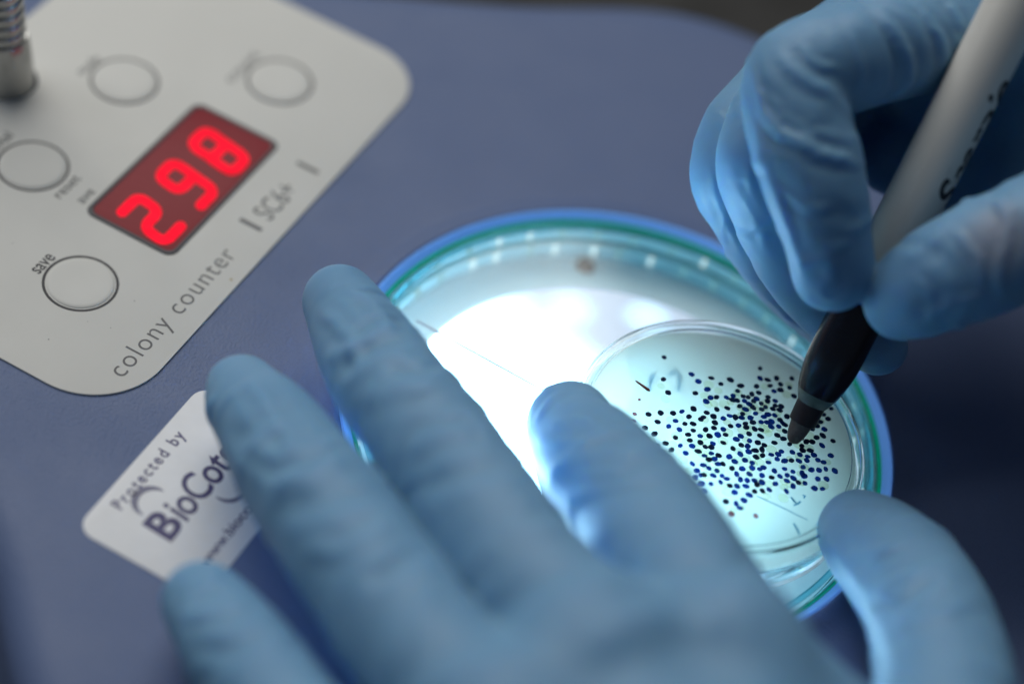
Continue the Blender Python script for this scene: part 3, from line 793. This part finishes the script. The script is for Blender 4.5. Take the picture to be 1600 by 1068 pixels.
    facing = ((CAM - V) * N).sum(1) > 0
    for pl_, A, w in folds:
        P = spline(np.array(pl_, float), 6); W = []
        for q in P:
            m = facing & ((px - q[0]) ** 2 + (py - q[1]) ** 2 < 64)
            if m.any():
                ii = np.where(m)[0]; W.append(V[ii[np.argmin(dz[ii])]])
        if len(W) < 2: continue
        W = np.array(W)
        # drop jumps in depth
        near_ = np.where(np.min(np.linalg.norm(V[:, None, :] - W[None, ::3, :], axis=2), axis=1) < 3.2 * w + 4)[0] if len(V) < 400000 else np.arange(len(V))
        dmin = np.full(len(near_), 1e9); tl = np.zeros(len(near_))
        for i in range(len(W) - 1):
            ab = W[i + 1] - W[i]; L2 = ab @ ab
            if L2 < 1e-6 or L2 > 400: continue
            t = np.clip(((V[near_] - W[i]) @ ab) / L2, 0, 1); d = np.linalg.norm(V[near_] - W[i] - t[:, None] * ab, axis=1)
            m = d < dmin; dmin[m] = d[m]; tl[m] = (i + t[m]) / (len(W) - 1)
        taper = np.clip(np.sin(np.pi * np.clip(tl, .03, .97)) * 2.2, 0, 1)
        disp_[near_] += A * taper * (np.exp(-(dmin / w) ** 2) - .45 * np.exp(-((dmin - 2.0 * w) / (w * .9)) ** 2))
    V = V + N * disp_[:, None]
    V = lap(V, 1, .35)
    o = mesh_obj(name, V, Fs, mat, None)
    return o

m, nt, b = new_mat('blue_nitrile'); M['glove'] = m
tc = nt.nodes.new("ShaderNodeTexCoord")
nz = nt.nodes.new("ShaderNodeTexNoise"); nz.inputs["Scale"].default_value = 70; nz.inputs["Detail"].default_value = 4
nt.links.new(tc.outputs["Object"], nz.inputs[0])
mx = nt.nodes.new("ShaderNodeMix"); mx.data_type = 'RGBA'
mx.inputs[6].default_value = (0.126, 0.278, 0.450, 1); mx.inputs[7].default_value = (0.19, 0.365, 0.54, 1)
nt.links.new(nz.outputs["Fac"], mx.inputs[0])
# skin showing through where the glove is stretched over the thumb's joint
vd = nt.nodes.new("ShaderNodeVectorMath"); vd.operation = 'DISTANCE'; vd.inputs[1].default_value = [c * S for c in PD(1562, 372, 386)]
nt.links.new(tc.outputs["Object"], vd.inputs[0])
mr = nt.nodes.new("ShaderNodeMapRange"); mr.interpolation_type = 'SMOOTHERSTEP'
mr.inputs[1].default_value = 0.0115; mr.inputs[2].default_value = 0.001; mr.inputs[3].default_value = 0; mr.inputs[4].default_value = 0.6
nt.links.new(vd.outputs["Value"], mr.inputs[0])
m2 = nt.nodes.new("ShaderNodeMix"); m2.data_type = 'RGBA'; m2.inputs[7].default_value = (0.33, 0.30, 0.33, 1)
nt.links.new(mr.outputs[0], m2.inputs[0]); nt.links.new(mx.outputs[2], m2.inputs[6]); nt.links.new(m2.outputs[2], b.inputs["Base Color"])
b.inputs["Roughness"].default_value = 0.5; b.inputs["Specular IOR Level"].default_value = 0.35
b.inputs["Subsurface Weight"].default_value = 0.75
b.inputs["Subsurface Radius"].default_value = (0.3, 0.75, 1.5); b.inputs["Subsurface Scale"].default_value = 0.0045
n2 = nt.nodes.new("ShaderNodeTexNoise"); n2.inputs["Scale"].default_value = 2600; n2.inputs["Detail"].default_value = 2
nt.links.new(tc.outputs["Object"], n2.inputs[0])
bp = nt.nodes.new("ShaderNodeBump"); bp.inputs["Strength"].default_value = 0.22; bp.inputs["Distance"].default_value = 0.00015
nt.links.new(n2.outputs["Fac"], bp.inputs["Height"])
n3 = nt.nodes.new("ShaderNodeTexNoise"); n3.noise_type = 'RIDGED_MULTIFRACTAL'; n3.inputs["Scale"].default_value = 75; n3.inputs["Detail"].default_value = 3; n3.inputs["Distortion"].default_value = 0.6
nt.links.new(tc.outputs["Object"], n3.inputs[0])
bp3 = nt.nodes.new("ShaderNodeBump"); bp3.inputs["Strength"].default_value = 0.5; bp3.inputs["Distance"].default_value = 0.0013
nt.links.new(n3.outputs["Fac"], bp3.inputs["Height"]); nt.links.new(bp.outputs[0], bp3.inputs["Normal"]); nt.links.new(bp3.outputs[0], b.inputs["Normal"])

Z = PZ; Dp = PD
# hand steadying the dish (thumb and index hold its sides)
left_f = [
    [(Z(890, 664, 15), 9.2), (Z(905, 690, 18), 10.2), (Z(945, 742, 24), 12.2), (Z(1007, 820, 32), 13.0), (Z(1070, 915, 40), 13.2), (Z(1135, 1030, 46), 13.5)],      # index
    [(Z(533, 472, 18), 8.3), (Z(580, 556, 24), 10.6), (Z(652, 660, 31), 11.5), (Z(722, 752, 36), 11.6), (Z(812, 885, 41), 12.0), (Z(940, 1040, 46), 13.2)],   # middle
    [(Z(378, 612, 15), 8.0), (Z(413, 662, 20), 10.0), (Z(462, 735, 25), 11.6), (Z(514, 800, 29), 12.0), (Z(600, 930, 35), 12.0), (Z(690, 1050, 40), 12.0), (Z(800, 1160, 44), 13)],     # ring
    [(Z(315, 940, 13), 7.6), (Z(340, 975, 16), 8.8), (Z(395, 1050, 21), 10.0), (Z(510, 1200, 30), 10.2), (Z(660, 1320, 38), 11.8)],      # little
    [(Z(1342, 828, 12), 8.8), (Z(1374, 858, 16), 10.8), (Z(1432, 925, 23), 12.2), (Z(1466, 1010, 29), 12.6), (Z(1470, 1180, 36), 13.5), (Z(1380, 1330, 42), 15.5)],  # thumb
]
wr = Z(1170, 1560, 50)
left_p = [(left_f[0][-1][0], 13, wr, 19), (left_f[1][-1][0], 13, wr, 19), (left_f[2][-1][0], 12.6, wr, 18), (left_f[3][-1][0], 11.5, wr, 18),
          (left_f[0][-1][0], 12, left_f[1][-1][0], 12.5), (left_f[1][-1][0], 12.5, left_f[2][-1][0], 12), (left_f[2][-1][0], 12, left_f[3][-1][0], 11),
          (left_f[4][-1][0], 15.5, wr, 19), (left_f[4][-1][0], 13, left_f[0][-1][0], 11),
          (Z(1250, 1120, 40), 9, Z(1360, 1180, 38), 9), (left_f[0][3][0] + np.array([2, 2, -2]), 10.5, Z(1270, 1120, 38), 9),
          (wr, 19, wr + np.array([40, -150, 30.0]), 26)]
folds_l = [
    ([(490, 480), (540, 520), (560, 580)], .35, 1.3), ([(545, 440), (590, 470), (620, 520)], .3, 1.3), ([(600, 560), (650, 575), (700, 560)], -.35, 1.4),
    ([(680, 640), (735, 640), (775, 690)], .35, 1.4), ([(390, 580), (420, 640), (470, 700)], .3, 1.3), ([(360, 700), (430, 730), (520, 690)], -.35, 1.4),
    ([(470, 860), (540, 850), (620, 800)], .35, 1.6), ([(560, 900), (620, 880), (670, 850)], -.35, 1.6), ([(280, 960), (330, 950), (390, 930)], .35, 1.4), ([(290, 1010), (350, 1010), (430, 980)], -.35, 1.5),
    ([(830, 680), (870, 690), (930, 680)], .25, 1.1), ([(870, 760), (930, 745), (990, 730)], -.25, 1.2), ([(900, 640), (930, 660), (960, 700)], .2, 1.0),
    ([(1310, 870), (1350, 860), (1420, 850)], .25, 1.2), ([(1340, 930), (1400, 940), (1470, 880)], -.3, 1.4), ([(1370, 980), (1440, 960), (1530, 930)], .3, 1.5),
    ([(500, 560), (555, 530), (610, 490)], .35, 1.6), ([(520, 585), (580, 540), (640, 520)], -.4, 1.8), ([(560, 620), (620, 600), (690, 600)], .3, 2),
    ([(620, 700), (690, 670), (750, 665)], .35, 2), ([(650, 760), (720, 735), (800, 720)], -.35, 2.2),
    ([(345, 660), (400, 690), (450, 670)], -.4, 2), ([(420, 760), (480, 740), (545, 700)], .4, 2.2), ([(440, 800), (520, 770), (580, 760)], -.4, 2.2),
    ([(850, 660), (900, 650), (960, 660)], .2, 1.6), ([(850, 730), (930, 700), (1010, 700)], .3, 1.8), ([(880, 800), (960, 760), (1050, 750)], -.3, 2.2),
    ([(1290, 850), (1330, 900), (1360, 940)], .35, 1.5), ([(1380, 930), (1440, 890), (1500, 880)], .3, 2), ([(1300, 800), (1350, 790), (1400, 800)], .2, 1.6),
    ([(880, 600), (850, 625), (835, 650)], .3, 1.2), ([(960, 930), (1060, 880), (1160, 880)], -.35, 3), ([(900, 1000), (1020, 960), (1150, 960)], .3, 3),
]
lh = build_hand('gloved_hand', left_f, left_p, 0.8, M['glove'], seed=5, folds=[(p, a * 1.25, w) for p, a, w in folds_l], wr_amp=1.6)
tag(lh, 'blue gloved hand steadying the petri dish between thumb and index finger', 'hand')

# hand writing with the pen
right_f = [
    [(Dp(1303, 422, 406), 8.2), (Dp(1290, 360, 403), 9.0), (Dp(1268, 265, 401), 10.3), (Dp(1246, 180, 402), 10.6), (Dp(1250, 120, 404), 11.0), (Dp(1330, 92, 408), 11.2), (Dp(1440, 60, 417), 11.6), (Dp(1620, -10, 432), 13.5)],    # index
    [(Dp(1372, 542, 435), 6.4), (Dp(1325, 505, 435), 7.4), (Dp(1255, 425, 431), 8.4), (Dp(1203, 320, 424), 8.9), (Dp(1190, 240, 421), 9.4), (Dp(1235, 160, 424), 9.8), (Dp(1380, 60, 434), 11.0), (Dp(1600, -30, 447), 13)],   # middle
    [(Dp(1320, 520, 449), 6.4), (Dp(1225, 430, 446), 7.6), (Dp(1160, 325, 439), 8.3), (Dp(1143, 250, 435), 8.7), (Dp(1190, 170, 437), 9.0), (Dp(1330, 60, 446), 10.5), (Dp(1580, -60, 460), 12.5)],    # ring
    [(Dp(1345, 500, 460), 6.0), (Dp(1260, 420, 458), 7.0), (Dp(1215, 330, 452), 7.6), (Dp(1225, 240, 450), 8.0), (Dp(1350, 110, 458), 9.0), (Dp(1590, -60, 470), 11.5)],    # little
    [(Dp(1413, 466, 406), 8.3), (Dp(1455, 442, 402), 10.2), (Dp(1515, 412, 399), 11.4), (Dp(1600, 375, 396), 11.8), (Dp(1700, 335, 396), 12.5), (Dp(1800, 270, 402), 14)],    # thumb
]
wr2 = Dp(1960, 60, 428)
right_p = [(right_f[0][-1][0], 13.5, wr2, 19), (right_f[1][-1][0], 13, wr2, 19), (right_f[2][-1][0], 12.5, wr2, 18), (right_f[3][-1][0], 11.5, wr2, 18),
           (right_f[4][-1][0], 14, wr2, 19), (right_f[0][-1][0], 11, right_f[1][-1][0], 11), (right_f[1][-1][0], 11, right_f[2][-1][0], 11), (right_f[2][-1][0], 11, right_f[3][-1][0], 10),
           (right_f[0][-1][0], 11, right_f[4][-1][0], 11), (Dp(1640, 120, 434), 12, Dp(1760, 240, 420), 12), (Dp(1590, 60, 438), 12, Dp(1640, 290, 432), 11), (Dp(1640, 290, 432), 12, Dp(1790, 290, 412), 12),
           (Dp(1440, 120, 447), 10, Dp(1590, 300, 445), 12), (Dp(1395, 250, 452), 8, Dp(1590, 330, 446), 12),
           (wr2, 19, wr2 + np.array([150, 20, 25.0]), 27)]
folds_r = [
    ([(1185, 140), (1215, 180), (1262, 205), (1320, 205)], .3, .8), ([(1250, 60), (1275, 90), (1320, 110)], .3, .8), ([(1330, 40), (1352, 95), (1350, 150)], .3, .9),
    ([(1215, 300), (1260, 330), (1300, 330)], .3, .8), ([(1270, 380), (1300, 395), (1335, 385)], .3, .8), ([(1275, 460), (1300, 470), (1330, 450)], .35, .8),
    ([(1105, 260), (1120, 330), (1150, 400)], .3, .8), ([(1190, 470), (1215, 490), (1245, 520)], .3, .8), ([(1160, 250), (1170, 300), (1195, 350)], .3, .8),
    ([(1420, 430), (1450, 470), (1460, 520)], .3, .8), ([(1480, 350), (1520, 400), (1530, 460)], .35, .9), ([(1550, 300), (1570, 340), (1560, 420), (1570, 480)], .4, 1.0),
    ([(1159, 93), (1185, 174), (1231, 215), (1301, 244), (1347, 257)], .75, 1.1),
    ([(1208, 75), (1255, 116), (1313, 145)], .5, 1.2),
    ([(1377, 12), (1417, 70), (1429, 122), (1400, 172)], .6, 1.2), ([(1440, 6), (1475, 58), (1484, 110)], .6, 1.1), ([(1492, 0), (1506, 40)], .5, 1.0),
    ([(1172, 190), (1188, 261), (1212, 325), (1240, 400), (1262, 445)], .45, 1.3),
    ([(1235, 410), (1262, 415), (1290, 410), (1292, 440), (1270, 460)], .45, 1.1),
    ([(1150, 300), (1175, 345), (1195, 400)], .3, 1.0), ([(1210, 200), (1230, 300), (1250, 350)], -.25, 2.0),
    ([(1400, 400), (1440, 380), (1480, 330)], .25, 1.5), ([(1470, 500), (1480, 480), (1500, 470)], .4, 1.2), ([(1500, 505), (1512, 480), (1540, 470)], .4, 1.2), ([(1440, 515), (1450, 495), (1470, 490)], .3, 1.0),
    ([(1300, 330), (1325, 340), (1350, 335)], -.3, 1.5),
]
rh = build_hand('gloved_hand', right_f, right_p, 0.72, M['glove'], seed=9, folds=folds_r, wr_amp=1.2, kpalm=7.0)
tag(rh, 'blue gloved hand gripping the white marker pen above the dish', 'hand')
